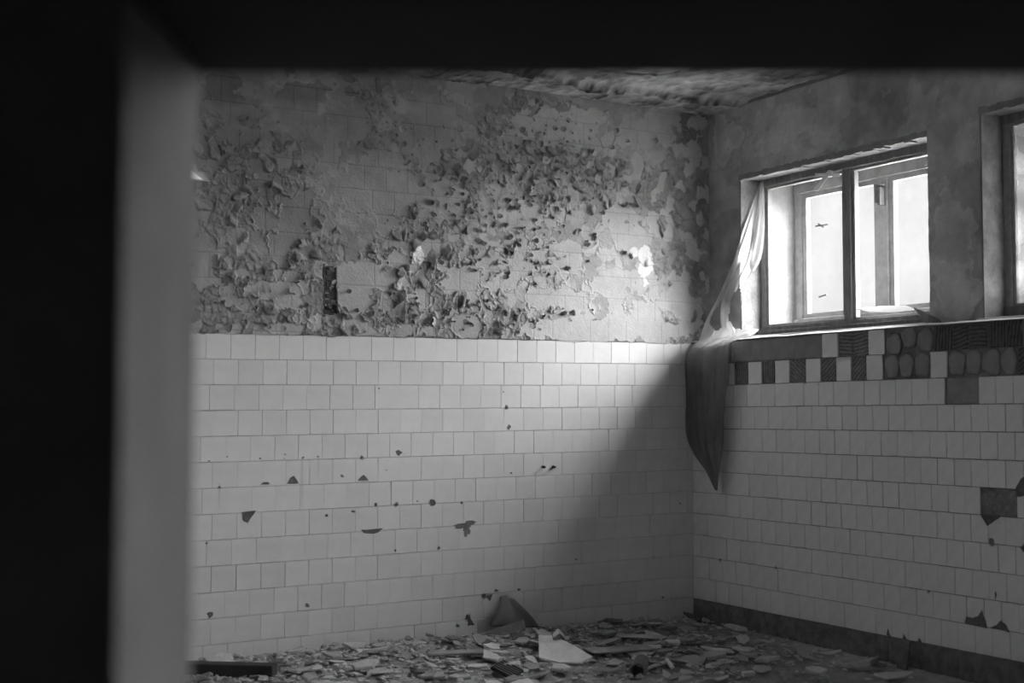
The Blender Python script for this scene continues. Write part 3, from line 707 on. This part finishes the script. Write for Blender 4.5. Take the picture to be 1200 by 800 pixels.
# ================================================================== RUBBLE
def shard(kind, seed):
    r = random.Random(seed)
    if kind == 'flat':
        n = r.randint(4, 7); L = [(math.cos(2*PI*i/n+r.uniform(-.3, .3))*r.uniform(.55, 1.1), math.sin(2*PI*i/n+r.uniform(-.3, .3))*r.uniform(.5, 1.)) for i in range(n)]
        th = r.uniform(.10, .24)
        V = [(x*.93, y*.93, th) for x, y in L]+[(x, y, th*.6) for x, y in L]+[(x*.97, y*.97, 0) for x, y in L]
        V = [(x, y, z+.12*x*x*(kind == 'flat')) for x, y, z in V]
    else:
        n = 6; L = [(math.cos(2*PI*i/n)*r.uniform(.6, 1), math.sin(2*PI*i/n)*r.uniform(.5, .9)) for i in range(n)]; th = r.uniform(.5, .9)
        V = [(x*.6+r.uniform(-.1, .1), y*.6, th*r.uniform(.85, 1.1)) for x, y in L]+[(x, y, th*.45) for x, y in L]+[(x*.85, y*.85, 0) for x, y in L]
    Fc = [list(range(n)), list(range(3*n-1, 2*n-1, -1))]
    for q in (0, n):
        for i in range(n): Fc.append([q+i, q+n+i, q+n+(i+1) % n, q+(i+1) % n])
    return V, Fc
def heap(x, y):    # height of the debris bed
    return max(0., .035*math.exp(-((y+.1)/.35)**2)+.03*math.exp(-((x+2.2)**2/2.5+(y+.5)**2/.5)))
# fine debris, uncountable
X, Y = np.meshgrid(np.arange(-5.5, -.02, .018), np.arange(-2.9, -.012, .018), indexing='ij')
hp = .035*np.exp(-((Y+.1)/.35)**2)+.03*np.exp(-((X+2.2)**2/2.5+(Y+.5)**2/.5))
d1, d2, dx, dy, cid = voro(X*17, Y*17, 60); Z = hp*.8+.022*cid*smooth(.0, .2, d2-d1)+.03*dx*(cid-.5)+.008*fbm(X*30, Y*30, 61)-.006
Z = Z*smooth(-.0, -.5, X+.0)*1.-.004
Z = np.where(Z < .002, -.01, Z)
bed_ = link('rubble_bed', grid_mesh('rubble_bed', np.stack([X, Y, Z], -1)), M_rub[1]); bed_['kind'] = 'stuff'
tag(bed_, 'crushed bed of grey plaster crumbs and dust covering the floor', 'rubble')
mb = MB()
for i in range(5200):
    x = random.uniform(-5.2, -.06); y = -abs(random.gauss(0, 1.1))-.04
    if y < -2.8: continue
    if x > -1 and random.random() < .45: continue
    s_ = random.uniform(.008, .026); V, Fc = shard('flat' if random.random() < .8 else 'lump', i % 23)
    R_ = Matrix.Rotation(random.uniform(0, 6.3), 3, 'Z')@Matrix.Rotation(random.gauss(0, .3), 3, 'X')
    z = heap(x, y)*.85+random.uniform(.0, .02); mb.add([tuple(R_@(Vector(v)*s_)+Vector((x, y, z))) for v in V], Fc)
o = mb.obj('plaster_crumbs', M_rub[0], bed_); o['kind'] = 'stuff'

KINDS = [('plaster_shard', 'flat', M_rub[0], 'flat pale plaster shard with broken edges lying in the floor rubble', 'plaster shard', 'pale plaster shards in the rubble', 130, (.045, .115)),
         ('paint_chip', 'flat', M_rub[1], 'mid-grey flat paint-coated chip lying in the floor rubble', 'paint chip', 'grey paint chips in the rubble', 90, (.04, .10)),
         ('dark_fragment', 'flat', M_rub[2], 'dark thin broken fragment lying in the floor rubble', 'fragment', 'dark fragments in the rubble', 34, (.03, .08)),
         ('mortar_chunk', 'lump', M_rub[1], 'rough angular mortar chunk lying in the floor rubble', 'mortar chunk', 'mortar chunks in the rubble', 40, (.02, .045))]
protos = {}
for name, kind, mm, lab, cat, grp, n, sz in KINDS:
    ms = []
    for k in range(8):
        V, Fc = shard(kind, 100+k+len(protos)*10); me = mesh(name, V, Fc); me.materials.append(mm); ms.append(me)
    protos[name] = ms
    p0 = None
    for i in range(n):
        for _ in range(40):
            u = random.uniform(236, 1060); v = random.uniform(728, 812) if random.random() < .75 else random.uniform(725, 765)
            p = ray(u, v, 2, .03); x, y = float(p[0]), float(p[1])
            if x < -.1 and -2.6 < y < -.07 and not (x > -.8 and random.random() < .6): break
        s_ = random.uniform(*sz)*(1 if kind == 'lump' else random.choice((.7, 1, 1.15)))
        y = min(y, -s_*1.0-.02); x = min(x, -s_-.04)
        if p0 is None: o = bpy.data.objects.new(name, ms[0]); p0 = o
        else: o = p0.copy(); o.data = random.choice(ms)
        COL.objects.link(o); o.location = (x, y, heap(x, y)*.85+.012+random.uniform(0, .02))
        o.scale = (s_, s_*random.uniform(.7, 1), s_*(1 if kind == 'lump' else random.uniform(.5, 1.2))); o.rotation_euler = (random.gauss(0, .16), random.gauss(0, .16), random.uniform(0, 6.3))
        zn = ' left of the ribbed tile' if u < 480 else ' mid-floor below tiled wall' if u < 690 else ' on the shadowed right floor'
        tag(o, lab.replace(' lying in the floor rubble', '').replace(' with broken edges', '')+' in the rubble'+zn, cat, grp+zn)

# ---- named debris
FP = lambda u, v, z: tuple(ray(u, v, 2, z))
# pale triangular slab
plate('plaster_slab', [FP(631, 745, .10), FP(650, 746, .10), FP(672, 757, .085), FP(694, 770, .04), FP(680, 777, .03), FP(655, 777, .03), FP(632, 771, .05)], .014, M_slab,
      'large pale triangular plaster slab lying bright on the rubble', 'plaster slab')
# sheet of paper-like board leaning at the wall foot
plate('board_sheet', [FP(516, 750, .05), FP(560, 744, .06), FP(598, 731, .12), FP(614, 726, .15), FP(616, 735, .10), FP(592, 744, .05), FP(560, 750, .04)], .008, M_rub[0],
      'thin grey curling board sheet lying against the foot of the tiled wall', 'board')
a = ray(574, 734, 1, -.12); b = ray(588, 697, 1, -.02); c = ray(598, 697, 1, -.02); d = ray(618, 722, 1, -.03); e2_ = ray(632, 735, 1, -.12)
M_cloth = mat('grey_rag', .16, .9, .1, 6, .2, 30)
n = 12; Pc = np.zeros((n, n, 3))
for i in range(n):
    for j in range(n):
        s_, t2 = i/(n-1), j/(n-1); lo_ = np.array(a)*(1-s_)+np.array(e2_)*s_; hi_ = np.array(ray(586+16*s_, 697+3*abs(s_-.3)*2, 1, -.02))
        p = lo_*(1-t2)+hi_*t2; p[1] -= .05*math.sin(PI*t2)*(.5+.5*math.sin(s_*7)); p[0] += .02*math.sin(s_*PI*2)*t2; p[2] = max(p[2], .03); p[1] = min(p[1], -.014); Pc[i, j] = p
rag = link('rag', grid_mesh('rag', Pc, smoothf=True), M_cloth); sol = rag.modifiers.new('thick', 'SOLIDIFY'); sol.thickness = .006
org = Vector((float(Pc[n//2, 0, 0]), float(Pc[n//2, 0, 1]), .03)); rag.data.transform(Matrix.Translation(-org)); rag.location = org
tag(rag, 'dark grey rag slumped against the foot of the white tiled wall', 'rag')
def prism(name, u0, v0, u1, v1, z, w_, h_, m, label, cat):
    a_, b_ = Vector(FP(u0, v0, z)), Vector(FP(u1, v1, z)); d_ = b_-a_; L = d_.length
    o = MB().box((0, -w_/2, 0), (L, w_/2, h_)).obj(name, m, None, loc=a_, rot=(0, 0, math.atan2(d_.y, d_.x))); bevel(o, .006); tag(o, label, cat); return o
prism('timber_beam', 205, 789, 322, 792, .03, .10, .065, M_black, 'charred dark timber lying on the rubble at the left doorway edge', 'timber')
prism('pale_lath', 236, 756, 270, 771, .05, .02, .015, M_slab, 'pale thin lath slanting down behind the charred timber', 'lath')
prism('pale_lath', 246, 757, 284, 770, .055, .02, .012, M_slab, 'second pale thin lath behind the charred timber, nearer the wall', 'lath')
prism('brick_stub', 316, 760, 328, 759, .05, .05, .075, M_black, 'small dark upright brick stub beside the tiled wall', 'brick stub')
prism('white_plug', 870, 793, 884, 792, .015, .035, .03, M_white, 'short white cylinder-like plug alone on the dark floor at right', 'plug')
prism('white_peg', 782, 775, 788, 784, .03, .022, .02, M_white, 'small slim white peg beside the fallen tube', 'peg')
prism('long_plank', 726, 745, 775, 748, .06, .10, .012, M_rub[1], 'thin grey plank fragment near the rear corner of the room', 'plank')
prism('flat_panel', 690, 764, 762, 759, .045, .16, .012, M_rub[1], 'long flat grey panel right of the pale triangular slab', 'panel')
prism('thin_board', 500, 766, 575, 764, .055, .11, .012, M_rub[1], 'long thin board fragment below the curling board sheet', 'board')
# ribbed tile back
e = bpy.data.objects.new('ribbed_tile', None); COL.objects.link(e); e.location = FP(594, 786, .045); e.rotation_euler = (.35, -.15, .5)
tag(e, 'small dark ribbed tile fragment with parallel grooves near the frame bottom', 'ribbed tile')
MB().box((-.065, -.07, 0), (.065, .07, .012)).obj('tile_body', M_black, e)
for k in range(6): MB().box((-.06+k*.022, -.068, .012), (-.048+k*.022, .068, .020)).obj('rib', M_metal, e)
# tube
def tube(name, p0, p1, r, m, label, cat, hollow=True):
    p0, p1 = Vector(p0), Vector(p1); d_ = p1-p0; L = d_.length; n = 20; V = []; Fc = []
    for (rad, z) in ((r, 0), (r, L), (r*.8, L), (r*.8, .0)):
        V += [(rad*math.cos(2*PI*i/n), rad*math.sin(2*PI*i/n), z) for i in range(n)]
    for k in range(4):
        for i in range(n): Fc.append([k*n+i, k*n+(i+1) % n, ((k+1) % 4)*n+(i+1) % n, ((k+1) % 4)*n+i])
    o = link(name, mesh(name, V, Fc), m, None, loc=p0); o.rotation_mode = 'QUATERNION'; o.rotation_quaternion = d_.to_track_quat('Z', 'Y'); tag(o, label, cat); return o
tube('pipe_stub', FP(747, 786, .055), FP(752, 775, .07), .042, M_rub[2], 'dark hollow pipe stub facing the camera in the rubble', 'pipe')
prism('lath_piece', 757, 785, 782, 776, .03, .03, .015, M_rub[0], 'slim pale lath running from the pipe stub to the white peg', 'lath')
plate('upright_shard', [FP(648, 758, .03), FP(661, 757, .03), P3(661, 745, 1, -.75), P3(655, 739, 1, -.75), P3(648, 744, 1, -.75)], .03, M_rub[0], 'upright pentagonal plaster shard behind the pale triangular slab', 'plaster shard')
# loose skirting flap on the right
plate('skirting_flap', [P3(1052, 783, 0, -.10), P3(1063, 785, 0, -.13), P3(1067, 752, 0, -.03), P3(1047, 747, 0, -.03)], .012, M_base, 'loose dark skirting tile leaning out from the right wall foot', 'skirting tile')
# small flakes at the hole
